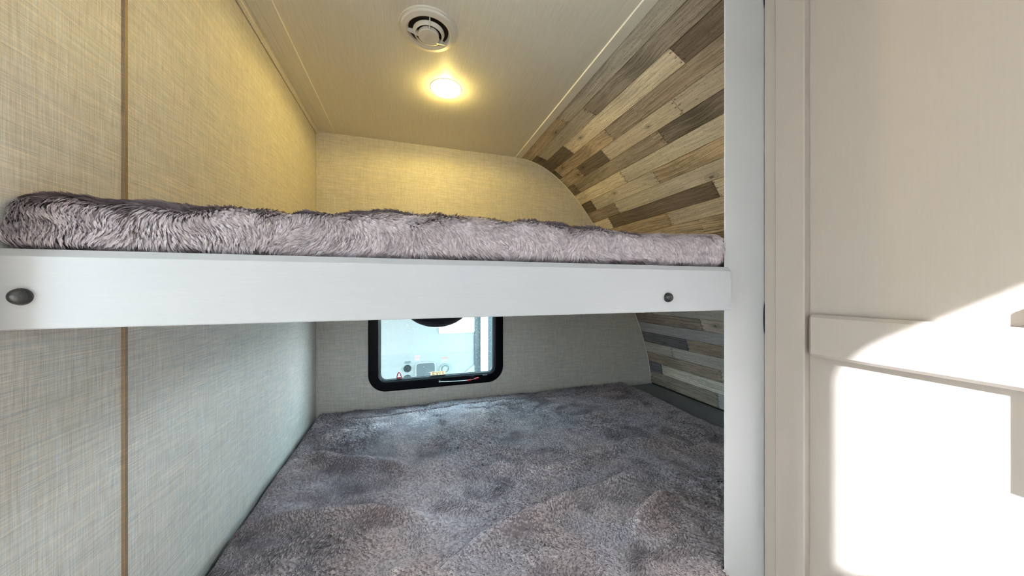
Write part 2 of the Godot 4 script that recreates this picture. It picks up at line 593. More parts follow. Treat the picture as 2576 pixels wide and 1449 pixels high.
# ------------------------------------------------------------------ setting
func make_shell() -> void:
	var st := mb()
	# side wall with the exit window: opening centre (0.15, -0.285)
	wall_with_hole(st, XL - 0.04, 1.62, YFLOOR, YC + 0.02, ZF - 0.045, ZF, Vector2(0.151, -0.285), 0.62, 0.39, 0.05)
	structure("wall_far", "linen-papered side wall behind the bunks with the exit window", "wall", st, M.linen)
	# partition: two panels meeting at a batten
	st = mb()
	box(st, Vector3(XL - 0.035, YFLOOR, ZF), Vector3(XL, YC + 0.02, -0.648))
	box(st, Vector3(XL - 0.035, YFLOOR, -0.6475), Vector3(XL, YC + 0.02, -0.44))
	structure("wall_left", "linen-papered partition at the head of the bunks", "wall", st, M.linen)
	# batten over the panel joint
	st = mb()
	prism(st, PackedVector2Array([Vector2(-0.0055, 0), Vector2(-0.0045, 0.0024), Vector2(0.0015, 0.0026), Vector2(0.0035, 0.0008), Vector2(0.0035, 0)]), Vector3(XL, 0, -0.644), Vector3(0, 0, 1), Vector3(1, 0, 0), Vector3(0, 1, 0), YFLOOR, YC)
	structure("trim_1", "thin vertical batten covering the seam of the partition", "trim", st, M.batten)
	# corner bead between partition and side wall
	st = mb()
	box(st, Vector3(XL, YFLOOR, ZF), Vector3(XL + 0.0075, YC, ZF + 0.004), 0.0012)
	structure("trim_2", "thin vertical corner bead beside the side wall", "trim", st, M.linen_trim)
	# cove bead between partition and ceiling
	st = mb()
	prism(st, PackedVector2Array([Vector2(0, 0), Vector2(0, -0.013), Vector2(0.004, -0.015), Vector2(0.009, -0.010), Vector2(0.0105, -0.004), Vector2(0.0145, -0.003), Vector2(0.0145, 0)]), Vector3(XL, YC, 0), Vector3(1, 0, 0), Vector3(0, 1, 0), Vector3(0, 0, 1), ZF + 0.004, -0.44)
	structure("trim_3", "beige bead along the top of the partition", "trim", st, M.linen_trim)
	# flat batten on the ceiling near the partition
	st = mb()
	prism(st, PackedVector2Array([Vector2(-0.373, 0), Vector2(-0.371, -0.002), Vector2(-0.332, -0.002), Vector2(-0.330, 0)]), Vector3(0, YC, 0), Vector3(1, 0, 0), Vector3(0, 1, 0), Vector3(0, 0, 1), ZF + 0.001, 0.44)
	structure("trim_4", "flat white batten along the ceiling beside the partition", "trim", st, M.ceiling)
	# white strip where ceiling meets planks
	st = mb()
	prism(st, PackedVector2Array([Vector2(0.563, 0), Vector2(0.565, -0.004), Vector2(0.5995, -0.0045), Vector2(0.602, -0.001), Vector2(0.602, 0)]), Vector3(0, YC, 0), Vector3(1, 0, 0), Vector3(0, 1, 0), Vector3(0, 0, 1), ZF + 0.001, -0.531)
	structure("trim_5", "white strip along the top edge of the plank wall", "trim", st, M.trim)
	# bead following the curve on the side wall
	st = mb()
	var arc := PackedVector3Array()
	for i in 60:
		var q := nose(0.01 + 1.64 * i / 59.0, 0.002)
		arc.append(Vector3(q.x, q.y, ZF + 0.0012))
	tube(st, arc, 0.0022, 6)
	structure("trim_6", "thin pale bead following the curved end of the plank wall", "trim", st, M.trim)
	# narrow panel joint strip on the side wall
	st = mb()
	box(st, Vector3(0.592, 0.05, ZF), Vector3(0.606, YC, ZF + 0.0012), 0.0005)
	structure("trim_7", "narrow papered joint strip on the upper side wall", "trim", st, M.linen_trim)
	st = mb()
	box(st, Vector3(-2.7, YC, ZF - 0.05), Vector3(1.62, YC + 0.04, ZN + 0.05))
	structure("ceiling", "cream fabric-textured ceiling", "ceiling", st, M.ceiling)
	st = mb()
	box(st, Vector3(-2.7, YFLOOR - 0.04, ZF - 0.05), Vector3(1.62, YFLOOR, ZN + 0.05))
	structure("floor", "grey-beige vinyl floor of the aisle", "floor", st, M.floor)
	# aisle side wall behind the camera: the sun window, plus two openings added for fill daylight
	st = mb()
	wall_with_hole(st, -0.35, 1.62, -0.12, YC + 0.02, ZN, ZN + 0.04, Vector2(0.275, 0.295), 0.45, 0.40, 0.03)
	wall_with_hole(st, -0.35, 1.62, YFLOOR, -0.12, ZN, ZN + 0.04, Vector2(0.325, -0.66), 0.55, 0.95, 0.05)
	wall_with_hole(st, -2.7, -0.35, YFLOOR, YC + 0.02, ZN, ZN + 0.04, Vector2(-1.9, 0.05), 1.3, 0.95, 0.05)
	structure("wall_near", "papered side wall of the aisle with the sun window and two added openings", "wall", st, M.linen)
	st = mb()
	box(st, Vector3(-2.74, YFLOOR, -0.5), Vector3(-2.7, YC + 0.02, ZN + 0.04))
	structure("wall_end", "papered end wall of the aisle", "wall", st, M.linen)
	st = mb()
	box(st, Vector3(-2.7, YFLOOR, -0.475), Vector3(XL - 0.035, YC + 0.02, -0.44))
	structure("wall_bath", "papered wall of the neighbouring compartment along the aisle", "wall", st, M.linen)
	for w in [[Vector2(0.275, 0.295), 0.45, 0.40], [Vector2(-1.9, 0.05), 1.3, 0.95], [Vector2(0.325, -0.66), 0.55, 0.95]]:
		var wo := Node3D.new()
		wo.name = "window_2" if w[0].x > 0.0 and w[0].y > 0.0 else ("window_3" if w[0].x < 0.0 else "door_1")
		add_child(wo)
		tag(wo, {"window_2": "tinted aisle window with rounded corners that lets the sun onto the wardrobe", "window_3": "unseen clear window with rounded corners added further along the aisle for fill daylight", "door_1": "unseen tall dark-tinted glass panel added below the aisle window for fill light"}[String(wo.name)], "door" if wo.name == &"door_1" else "window", "", "structure")
		st = mb()
		prism(st, rounded(w[1] - 0.002, w[2] - 0.002, 0.04, 6), Vector3(w[0].x, w[0].y, ZN + 0.03), Vector3(1, 0, 0), Vector3(0, 1, 0), Vector3(0, 0, 1), 0.0, 0.001)
		build(st, "pane", M.glass if wo.name == &"window_3" else (M.dimming_tint if wo.name == &"door_1" else M.tinted), wo)
	# back of the wardrobe closing the bunk beyond the post
	st = mb()
	box(st, Vector3(0.70, YFLOOR, Z_NEAR), Vector3(1.62, YC + 0.02, -0.50))
	structure("wall_partition", "white panel closing the bunks behind the post", "wall", st, M.cabinet)
	st = mb()
	box(st, Vector3(1.58, YFLOOR, ZF - 0.05), Vector3(1.62, YC + 0.02, ZN + 0.04))
	structure("wall_outer", "outer skin of the trailer nose behind the planks", "wall", st, M.white_paint)

func make_post() -> void:
	var st := mb()
	prism(st, PackedVector2Array([Vector2(0.615, -0.4970), Vector2(0.6165, -0.4955), Vector2(0.729, -0.4955), Vector2(0.7305, -0.4970), Vector2(0.7305, -0.5295), Vector2(0.665, -0.5295)]), Vector3.ZERO, Vector3(1, 0, 0), Vector3(0, 0, 1), Vector3(0, 1, 0), YFLOOR, YC)
	var o := thing("bunk_post", "tall white post carrying the end of the bunk rail", "post")
	build(st, "board", M.post, o)

func make_bunk() -> void:
	var o := thing("bunk", "white bunk rail with two bolt heads under the upper mattress", "bunk")
	var st := mb()
	prism(st, PackedVector2Array([Vector2(ZR, -0.0425), Vector2(ZR - 0.001, -0.0437), Vector2(-0.494, -0.0437), Vector2(-0.494, 0.0415), Vector2(ZR - 0.0068, 0.0415), Vector2(ZR - 0.0002, 0.0335), Vector2(ZR, 0.0328)]), Vector3.ZERO, Vector3(0, 0, 1), Vector3(0, 1, 0), Vector3(1, 0, 0), XL + 0.001, 0.6055)
	build(st, "rail", M.rail, o)
	st = mb()
	box(st, Vector3(XL + 0.002, -0.0435, ZF + 0.002), Vector3(1.2, 0.026, -0.534))
	build(st, "platform", M.rail, o)
	for p in [Vector3(-0.384, -0.009, ZR), Vector3(0.451, -0.0172, ZR)]:
		st = mb()
		var prof := [Vector2(0.0088, 0.0), Vector2(0.0090, 0.0012)]
		for k in 9:
			var a := PI / 2 * k / 8.0
			prof.append(Vector2(0.0086 * cos(a), 0.0014 + 0.0080 * sin(a)))
		lathe(st, prof, p, Vector3(0, 0, 1), 32)
		var b := build(st, "bolt_head", M.bolt, o)
		tag(b, "dark domed bolt head")
	# lower bunk box
	o = thing("bed_base", "grey bed box under the lower plush mattress", "bed base")
	st = mb()
	box(st, Vector3(XL + 0.002, YFLOOR, -1.70), Vector3(1.484, -0.661, -0.55))
	box(st, Vector3(XL + 0.002, YFLOOR, -0.55), Vector3(0.612, -0.661, -0.478))
	build(st, "body", M.bed_board, o)
	o = thing("ledge_board", "plain grey board filling the gap between lower mattress and plank wall", "board")
	st = mb()
	box(st, Vector3(1.262, -0.659, -1.704), Vector3(1.484, -0.612, -0.55), 0.002)
	build(st, "board", M.bed_board, o)

# ------------------------------------------------------------------ plush covers
func tuft_mesh(blades: int, w: float, spread: float, bend: float) -> ArrayMesh:
	var st := mb()
	var r := RandomNumberGenerator.new()
	r.seed = 77
	for k in blades:
		var root := Vector3(r.randf_range(-spread, spread), 0, r.randf_range(-spread, spread))
		var yaw := r.randf_range(-0.8, 0.8)
		var l := r.randf_range(0.7, 1.1)
		var side := Vector3(sin(yaw), 0, cos(yaw)) * w
		var lean := Vector3(cos(yaw * 0.6), 0, -sin(yaw * 0.6)) * bend
		var pts := []
		for q in 4:
			var t := q / 3.0
			pts.append([root + Vector3(0, l * t * (1.0 - 0.18 * t), 0) + lean * l * t * t, side * (1.0 - 0.85 * t * t)])
		for q in 3:
			var a: Vector3 = pts[q][0]
			var b: Vector3 = pts[q + 1][0]
			var sa: Vector3 = pts[q][1]
			var sb: Vector3 = pts[q + 1][1]
			var n := (b - a).cross(side).normalized()
			if n.dot(lean) > 0: n = -n
			n = (n + Vector3(0, 0.25, 0)).normalized()
			for v in [a - sa, b - sb, b + sb, a - sa, b + sb, a + sa]:
				st.set_normal(n)
				st.add_vertex(v)
	return st.commit()

func add_pile(parent: Node3D, mesh: ArrayMesh, xf: Array, cols: Array) -> void:
	var mm := MultiMesh.new()
	mm.transform_format = MultiMesh.TRANSFORM_3D
	mm.use_colors = true
	mm.mesh = mesh
	mm.instance_count = xf.size()
	for i in xf.size():
		mm.set_instance_transform(i, xf[i])
		mm.set_instance_color(i, cols[i])
	var mi := MultiMeshInstance3D.new()
	mi.name = "pile"
	mi.multimesh = mm
	mi.material_override = M.fur
	parent.add_child(mi, true)
	tag(mi, "long mauve-grey plush pile", "", "", "stuff")

func noise(freq: float, sd: int, oct := 2) -> FastNoiseLite:
	var n := FastNoiseLite.new()
	n.noise_type = FastNoiseLite.TYPE_SIMPLEX_SMOOTH
	n.frequency = freq
	n.seed = sd
	n.fractal_octaves = oct
	return n

func strand(pos: Vector3, nrm: Vector3, dir: Vector3, lean: float, length: float) -> Transform3D:
	var t := (dir - nrm * dir.dot(nrm)).normalized()
	var y := (nrm * cos(lean) + t * sin(lean)).normalized()
	var z := t.cross(y).normalized()
	var x := y.cross(z)
	return Transform3D(Basis(x * length, y * length, z * length), pos)

var nu := noise(5.0, 5)
var nu2 := noise(14.0, 9)
var nl := noise(2.4, 15, 3)
var nl2 := noise(9.0, 21, 2)

func upper_point(x: float, q: float) -> Vector3:
	# q runs up the front face, over the rounded edge and back over the top
	var z0 := -0.507 - 0.03 * smoothstep(0.608, 0.632, x)
	var f := 0.049
	var r := 0.026
	var y0 := 0.030
	var z: float
	var y: float
	var n: Vector2
	if q < f:
		z = z0
		y = y0 + q

		n = Vector2(1, 0)
	elif q < f + r * PI / 2:
		var a := (q - f) / r
		z = z0 - r + r * cos(a)
		y = y0 + f + r * sin(a)
		n = Vector2(cos(a), sin(a))
	else:
		z = z0 - r - (q - f - r * PI / 2)
		y = y0 + f + r
		n = Vector2(0, 1)
	z += 0.018 * (1.0 - smoothstep(0.60, 0.613, x)) * smoothstep(0.040, 0.058, y) * smoothstep(-0.60, -0.53, z)
	var amp := nu.get_noise_2d(x, q * 1.6) * 0.008 + nu2.get_noise_2d(x, q * 1.5) * 0.003
	amp *= 1.0 if q < 0.12 else 0.6
	# a low fold of the cover lying further back
	var fold := 0.030 * exp(-pow((z + 0.62) / 0.035, 2.0)) * smoothstep(-0.19, -0.03, x) * (1.0 - smoothstep(0.12, 0.36, x))
	y += fold
	var xm := 0.0
	return Vector3(x + xm, y + n.y * amp, z + n.x * amp)

func make_upper_mattress() -> void:
	var o := thing("plush_mattress", "mattress in mauve-grey plush lying on the upper bunk behind the white rail", "mattress")
	var x0 := XL + 0.001
	var x1 := 1.05
	var rows := []
	var qs := []
	var q := 0.0
	while q < 1.26:
		qs.append(q)
		q += 0.006 if q < 0.3 else 0.05
	var nx := 150
	for k in qs:
		var line := PackedVector3Array()
		for i in nx + 1:
			var x := lerpf(x0, x1, float(i) / nx)
			var p := upper_point(x, k)
			p.z = maxf(p.z, ZF + 0.01)
			line.append(p)
		rows.append(line)
	var st := mb()
	grid(st, rows)
	box(st, Vector3(x0, 0.027, ZF + 0.02), Vector3(x1, 0.075, -0.53))
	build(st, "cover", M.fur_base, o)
	var xf := []
	var cols := []
	rng.seed = 91
	var dq := 0.0022
	q = 0.002
	while q < 0.34:
		var step := 0.0024 if q < 0.13 else 0.0034
		var x := x0 + 0.002
		while x < 0.617:
			var xx := x + rng.randf_range(-0.0012, 0.0012)
			var qq := maxf(q + rng.randf_range(-0.0011, 0.0011), 0.0)
			var p := upper_point(xx, qq)
			var du := upper_point(xx + 0.003, qq) - p
			var dv := upper_point(xx, qq + 0.003) - p
			var n := du.cross(dv).normalized()
			if n.dot(Vector3(0, 0.6, 1)) < 0: n = -n
			var ang := nu.get_noise_2d(xx * 0.8 + 7.0, qq * 1.4) * 1.7 + nu2.get_noise_2d(xx + 3.0, qq * 1.3) * 0.8
			var down := -dv.normalized()
			if qq > 0.1: down = Vector3(0.25, 0, 1).normalized()
			var side := du.normalized()
			var dir := down * cos(ang) + side * sin(ang)
			var lean := clampf(0.85 + nu2.get_noise_2d(xx * 1.3, qq * 2.0 + 5.0) * 0.75 + rng.randf_range(-0.25, 0.25), 0.15, 1.35)
			xf.append(strand(p, n, dir, lean, rng.randf_range(0.0085, 0.013)))
			var v := rng.randf_range(0.5, 0.95)
			cols.append(Color(v, v * rng.randf_range(0.92, 0.98), v * rng.randf_range(0.95, 1.03)))
			x += step
		q += dq if q < 0.13 else 0.0034
	print("upper tufts ", xf.size())
	add_pile(o, tuft_mesh(5, 0.052, 0.12, 0.38), xf, cols)

var FOLDS := [
	# [width, height, points (x, z)]: ridges > 0, grooves < 0
	[0.006, -0.007, [[-0.407, -1.535], [-0.249, -1.57], [-0.051, -1.574], [0.328, -1.607], [0.622, -1.589], [0.929, -1.545]]],
	[0.018, 0.016, [[0.081, -0.677], [0.176, -0.711], [0.289, -0.751], [0.429, -0.78], [0.594, -0.795], [0.713, -0.80]]],
	[0.007, -0.009, [[0.081, -0.70], [0.176, -0.734], [0.289, -0.774], [0.429, -0.803], [0.594, -0.818], [0.65, -0.82]]],
	[0.016, 0.012, [[0.20, -1.0], [0.272, -0.985], [0.417, -0.91], [0.489, -0.915], [0.616, -0.955], [0.898, -0.99]]],
	[0.007, -0.007, [[0.272, -1.015], [0.417, -0.93], [0.489, -0.936], [0.616, -0.975], [0.88, -1.01]]],
	[0.022, 0.012, [[-0.338, -1.276], [-0.212, -1.187], [-0.085, -1.129], [0.025, -1.053]]],
	[0.016, 0.010, [[-0.385, -0.924], [-0.254, -0.924], [-0.097, -0.904], [-0.009, -0.853], [0.057, -0.818]]],
	[0.008, -0.006, [[-0.385, -0.945], [-0.254, -0.945], [-0.097, -0.925], [-0.009, -0.875]]],
	[0.016, 0.018, [[0.46, -0.60], [0.512, -0.638], [0.607, -0.68], [0.707, -0.716]]],
	[0.02, 0.010, [[-0.10, -0.66], [-0.022, -0.677], [0.06, -0.70]]],
	[0.006, -0.004, [[0.219, -1.545], [0.40, -1.525], [0.572, -1.517]]],
]

func fold_height(x: float, z: float) -> float:
	var h := 0.0
	var p := Vector2(x, z)
	for f in FOLDS:
		var w: float = f[0]
		if not f[3].has_point(p): continue
		var best := 1e9
		var along := 0.0
		var pts: Array = f[2]
		for i in pts.size() - 1:
			var a := Vector2(pts[i][0], pts[i][1])
			var b := Vector2(pts[i + 1][0], pts[i + 1][1])
			var c := Geometry2D.get_closest_point_to_segment(p, a, b)
			var d := p.distance_squared_to(c)
			if d < best:
				best = d
				along = 1.0
				if i == 0: along = clampf(a.distance_to(c) / 0.08, 0.25, 1.0)
				if i == pts.size() - 2: along = minf(along, clampf(b.distance_to(c) / 0.08, 0.25, 1.0))
		if best < w * w * 9.0:
			h += 2.3 * f[1] * exp(-best / (w * w)) * along
	return h

const LX0 := -0.402
const LX1 := 1.256
const LZ0 := -1.698
const LZ1 := -0.474
var low_h := PackedFloat32Array()
const LN := 400
const LM := 290

func low_height(x: float, z: float) -> float:
	var u := clampf((x - LX0) / (LX1 - LX0), 0.0, 0.99999) * LN
	var v := clampf((z - LZ0) / (LZ1 - LZ0), 0.0, 0.99999) * LM
	var i := int(u)
	var j := int(v)
	var a := lerpf(low_h[j * (LN + 1) + i], low_h[j * (LN + 1) + i + 1], u - i)
	var b := lerpf(low_h[(j + 1) * (LN + 1) + i], low_h[(j + 1) * (LN + 1) + i + 1], u - i)
	return lerpf(a, b, v - j)

# short ripples left by hands brushing the pile, in patches of changing direction
var nr := noise(1.0, 33, 2)
func brush(x: float, z: float) -> float:
	var a := nl.get_noise_2d(x * 0.7 + 20.0, z * 0.7) * 2.2 + 0.5
	var u := x * cos(a) + z * sin(a)
	var v := -x * sin(a) + z * cos(a)
	var where := smoothstep(-0.15, 0.35, nl.get_noise_2d(x * 0.9 - 8.0, z * 0.9 + 3.0))
	return nr.get_noise_2d(u * 14.0, v * 46.0) * 0.0085 * (0.2 + 0.8 * where)

func make_lower_mattress() -> void:
	var o := thing("plush_mattress", "wide mattress in rumpled mauve-grey plush lying on the lower bunk below the window", "mattress")
	for f in FOLDS:
		var r := Rect2(f[2][0][0], f[2][0][1], 0, 0)
		for q in f[2]: r = r.expand(Vector2(q[0], q[1]))
		f.append(r.grow(f[0] * 3.0))
	low_h.resize((LN + 1) * (LM + 1))
	for j in LM + 1:
		for i in LN + 1:
			var x := lerpf(LX0, LX1, float(i) / LN)
			var z := lerpf(LZ0, LZ1, float(j) / LM)
			var e := minf(minf(x - LX0, LX1 - x), z - LZ0)
			if x < 0.612: e = minf(e, LZ1 - z)
			var drop := 0.0
			if e < 0.035: drop = 0.035 - sqrt(maxf(0.035 * 0.035 - (0.035 - e) * (0.035 - e), 0.0))
			low_h[j * (LN + 1) + i] = -0.578 - drop + nl.get_noise_2d(x, z) * 0.010 + nl2.get_noise_2d(x, z) * 0.004 + fold_height(x, z) + brush(x, z)
	var rows := []
	for j in LM + 1:
		var line := PackedVector3Array()
		for i in LN + 1:
			var px := lerpf(LX0, LX1, float(i) / LN)
			var pz := lerpf(LZ0, LZ1, float(j) / LM)
			line.append(Vector3(px, low_h[j * (LN + 1) + i], minf(pz, maxf(-0.537, -0.4985 - (px - 0.612) / 1.47)) if px > 0.612 else pz))
		rows.append(line)
	var st := mb()
	grid(st, rows, false, true)
	box(st, Vector3(LX0, -0.66, LZ0), Vector3(LX1, -0.62, -0.54))
	box(st, Vector3(LX0, -0.66, -0.54), Vector3(0.612, -0.612, LZ1 - 0.001))
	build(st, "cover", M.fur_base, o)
	var xf := []
	var cols := []
	rng.seed = 171
	var z := LZ0 + 0.002
	while z < LZ1:
		var step := lerpf(0.0046, 0.0033, smoothstep(-1.5, -0.7, z))
		var x := LX0 + 0.001
		while x < LX1:
			var xx := x + rng.randf_range(-0.002, 0.002)
			var zz := z + rng.randf_range(-0.002, 0.002)
			if xx > 0.64 + (-0.4955 - zz) * 1.245 or (xx > 0.612 and zz > maxf(-0.537, -0.4985 - (xx - 0.612) / 1.47)):
				x += step
				continue   # behind the post
			var h := low_height(xx, zz)
			var n := Vector3(h - low_height(xx + 0.006, zz), 0.006, 0).normalized() + Vector3(0, 0.006, h - low_height(xx, zz + 0.006)).normalized()
			n = n.normalized()
			var ang := nl.get_noise_2d(xx * 1.1 + 9.0, zz * 1.5) * 2.4 + nl2.get_noise_2d(xx + 4.0, zz + 2.0) * 1.4 + 0.6
			var dir := Vector3(sin(ang), 0, cos(ang))
			var lean := clampf(0.95 + nl2.get_noise_2d(xx * 1.2 + 1.0, zz * 1.2) * 0.3 + rng.randf_range(-0.25, 0.25), 0.5, 1.3)
			xf.append(strand(Vector3(xx, h, zz), n, dir, lean, rng.randf_range(0.0055, 0.0085)))
			var v := rng.randf_range(0.40, 0.98)
			var warm := nl.get_noise_2d(xx * 1.3 + 31.0, zz * 1.3) * 0.10
			cols.append(Color(v * (1.0 + warm), v * rng.randf_range(0.93, 0.99), v * rng.randf_range(0.94, 1.0) * (1.0 - warm)))
			x += step
		z += step
	# the front edge of the cover
	var fy := -0.66
	while fy < -0.606:
		var fx := LX0 + 0.002
		while fx < 0.611:
			xf.append(strand(Vector3(fx + rng.randf_range(-0.002, 0.002), fy + rng.randf_range(-0.002, 0.002), LZ1 - 0.001), Vector3(0, 0, 1), Vector3(sin(fx * 21.0) * 0.5, -1, 0), rng.randf_range(0.6, 1.1), rng.randf_range(0.006, 0.009)))
			var v := rng.randf_range(0.40, 0.98)
			cols.append(Color(v, v * 0.95, v * 0.97))
			fx += 0.0036
		fy += 0.0036
	print("lower tufts ", xf.size())
	add_pile(o, tuft_mesh(4, 0.085, 0.22, 0.42), xf, cols)

# ------------------------------------------------------------------ exit window
func make_window() -> void:
	var c := Vector3(0.151, -0.285, ZF)
	var o := Node3D.new()
	o.name = "window_1"
	add_child(o)
	tag(o, "black-framed exit window with rounded corners above the lower mattress", "window", "", "structure")
	var st := mb()
	frame_ring(st, c, [[0.68, 0.45, 0.085, 0.0], [0.679, 0.449, 0.0845, 0.007], [0.676, 0.446, 0.083, 0.010], [0.668, 0.438, 0.079, 0.0115], [0.600, 0.370, 0.045, 0.0115], [0.590, 0.360, 0.040, 0.009], [0.574, 0.344, 0.031, -0.002], [0.570, 0.340, 0.029, -0.012], [0.640, 0.410, 0.06, -0.013]], Vector3(0, 0, 1))
	build(st, "frame", M.black_plastic, o)
	st = mb()
	frame_ring(st, c, [[0.574, 0.344, 0.031, -0.0135], [0.569, 0.339, 0.0285, -0.0128], [0.566, 0.336, 0.027, -0.0135]], Vector3(0, 0, 1))
	build(st, "glazing_bead", M.steel, o)
	st = mb()
	prism(st, rounded(0.60, 0.37, 0.03, 6), Vector3(c.x, c.y, PANE_Z - 0.004), Vector3(1, 0, 0), Vector3(0, 1, 0), Vector3(0, 0, 1), 0.0, 0.001)
	build(st, "pane", M.glass, o)
	# outside flange
	st = mb()
	frame_ring(st, Vector3(c.x, c.y, ZF - 0.045), [[0.70, 0.47, 0.09, 0.0], [0.69, 0.46, 0.085, 0.008], [0.60, 0.37, 0.05, 0.008], [0.58, 0.35, 0.045, -0.03]], Vector3(0, 0, -1))
	build(st, "outer_flange", M.black_plastic, o)
	# latch lever: steel rod, grip with red sleeves
	st = mb()
	tube(st, PackedVector3Array([Vector3(0.146, -0.480, ZF + 0.018), Vector3(0.160, -0.4815, ZF + 0.02), Vector3(0.24, -0.485, ZF + 0.021), Vector3(0.300, -0.4855, ZF + 0.021), Vector3(0.352, -0.4755, ZF + 0.021)]), 0.0024, 8)
	var pin := build(st, "latch_rod", M.steel, o)
	tag(pin, "thin bright latch rod")
	st = mb()
	lathe(st, [Vector2(0.0045, -0.006), Vector2(0.0055, 0.0), Vector2(0.004, 0.007), Vector2(0.0, 0.008)], Vector3(0.149, -0.480, ZF + 0.016), Vector3(0, 0, 1), 16)
	build(st, "pivot", M.steel, pin)
	for e in [[Vector3(0.292, -0.4865, ZF + 0.021), Vector3(0.312, -0.4845, ZF + 0.021)], [Vector3(0.328, -0.482, ZF + 0.021), Vector3(0.353, -0.4765, ZF + 0.021)]]:
		st = mb()
		tube(st, PackedVector3Array([e[0], e[1]]), 0.0042, 10)
		tag(build(st, "sleeve", M.red, pin), "red grip sleeve")
	st = mb()
	box(st, Vector3(0.309, -0.494, ZF + 0.01), Vector3(0.329, -0.470, ZF + 0.022), 0.002)
	build(st, "keeper", M.black_plastic, o)
	for p in [Vector3(0.150, -0.4695, ZF + 0.0125), Vector3(0.318, -0.466, ZF + 0.0125), Vector3(0.388, -0.4665, ZF + 0.0125)]:
		st = mb()
		box(st, p + Vector3(-0.012, -0.0022, 0), p + Vector3(0.012, 0.0022, 0.0022), 0.0008)
		build(st, "frame_slot", M.bolt if p.x < 0.35 else M.steel, o)
	# red pull loop
	st = mb()
	var loop := PackedVector3Array()
	for p in [[-0.0585, -0.4585], [-0.0365, -0.4585], [-0.0372, -0.452], [-0.0425, -0.4355], [-0.0450, -0.4325], [-0.0500, -0.4325], [-0.0525, -0.4355], [-0.0578, -0.452]]:
		loop.append(Vector3(p[0], p[1] + 0.0075, PANE_Z + 0.004))
	tube(st, loop, 0.0025, 8, true)
	box(st, Vector3(-0.0595, -0.4545, PANE_Z + 0.002), Vector3(-0.0355, -0.4480, PANE_Z + 0.006), 0.001)
	tag(build(st, "pull_loop", M.red, o), "red trapezoid pull loop")
	# sticker
	var sticker := Node3D.new()
	sticker.name = "exit_sticker"
	o.add_child(sticker)
	sticker.position = Vector3(0.1445, -0.4485, PANE_Z - 0.0025)
	tag(sticker, "cream sticker with orange letters EXIT")
	st = mb()
	box(st, Vector3(-0.038, -0.0135, 0), Vector3(0.038, 0.0140, 0.0006), 0.0002)
	var paper := mat(Color8(236, 230, 212), 0.6)
	paper.backlight_enabled = true
	paper.backlight = Color(0.95, 0.9, 0.8)
	build(st, "backing", paper, sticker)
	var tm := TextMesh.new()
	tm.text = "EXIT"
	tm.font = sans()
	tm.font_size = 32
	tm.pixel_size = 0.00104
	tm.depth = 0.0004
	var ti := MeshInstance3D.new()
	ti.name = "lettering"
	ti.mesh = tm
	ti.material_override = mat(Color8(214, 106, 70), 0.6)
	ti.position = Vector3(0.001, -0.0010, 0.0009)
	ti.scale = Vector3(1.0, 0.86, 1.0)
	sticker.add_child(ti)
	st = mb()
	lathe(st, [Vector2(0.0035, 0.0), Vector2(0.0035, 0.004), Vector2(0.0, 0.005)], Vector3(0.101, -0.441, PANE_Z - 0.0025), Vector3(0, 0, 1), 16)
	build(st, "button", M.white_plastic, o)
	# raindrops on the outside of the pane
	var drop := mb()
	lathe(drop, [Vector2(1, 0), Vector2(0.87, 0.3), Vector2(0.5, 0.52), Vector2(0, 0.6)], Vector3.ZERO, Vector3(0, 0, -1), 8)
	var mm := MultiMesh.new()
	mm.transform_format = MultiMesh.TRANSFORM_3D
	mm.mesh = drop.commit()
	rng.seed = 12
	mm.instance_count = 520
	for i in 520:
		var x := rng.randf_range(-0.125, 0.43)
		if rng.randf() < 0.35: x = rng.randf_range(0.33, 0.432)
		var r := rng.randf_range(0.0005, 0.0014) * (1.5 if rng.randf() < 0.12 else 1.0)
		mm.set_instance_transform(i, Transform3D(Basis.from_scale(Vector3(r, r * rng.randf_range(1.0, 1.6), r)), Vector3(x, rng.randf_range(-0.45, -0.12), PANE_Z - 0.0041)))
	var mi := MultiMeshInstance3D.new()
	mi.name = "raindrops"
	mi.multimesh = mm
	var wm := mat(Color(0.95, 0.98, 1.0, 0.55), 0.05)
	wm.transparency = BaseMaterial3D.TRANSPARENCY_ALPHA
	mi.material_override = wm
	o.add_child(mi)
	tag(mi, "small raindrops on the pane", "", "", "stuff")
	# black dome under the upper bunk; lit lens added to brighten the lower bunk
	var dl := thing("dome_lamp", "black dome lamp under the upper bunk in front of the exit window with added fill light", "lamp", Vector3(0.069, -0.0437, -0.85))
	st = mb()
	lathe(st, [Vector2(0.080, 0.0), Vector2(0.0795, 0.010), Vector2(0.076, 0.020), Vector2(0.070, 0.029), Vector2(0.062, 0.0365), Vector2(0.050, 0.0445), Vector2(0.036, 0.0505), Vector2(0.022, 0.0545), Vector2(0.021, 0.0545)], Vector3.ZERO, Vector3(0, -1, 0), 56)
	build(st, "housing", M.black_plastic, dl)
	st = mb()
	lathe(st, [Vector2(0.0205, 0.050), Vector2(0.0205, 0.0550), Vector2(0.0, 0.0553)], Vector3.ZERO, Vector3(0, -1, 0), 32)
	build(st, "glowing_lens", M.dome_fill_glow, dl)
	var sl := SpotLight3D.new()
	sl.name = "dome_fill_light"
	sl.position = Vector3(0, -0.0565, 0)
	sl.rotation_degrees = Vector3(-90, 0, 0)
	sl.spot_angle = 88.0
	sl.spot_angle_attenuation = 0.3
	sl.spot_range = 6.0
	sl.spot_attenuation = 2.0
	sl.light_color = Color(0.86, 0.96, 1.0)
	sl.light_energy = DOME_ENERGY
	sl.light_size = 0.02
	sl.shadow_enabled = true
	dl.add_child(sl)

func sans() -> SystemFont:
	var f := SystemFont.new()
	f.font_names = PackedStringArray(["Droid Sans"])
	return f

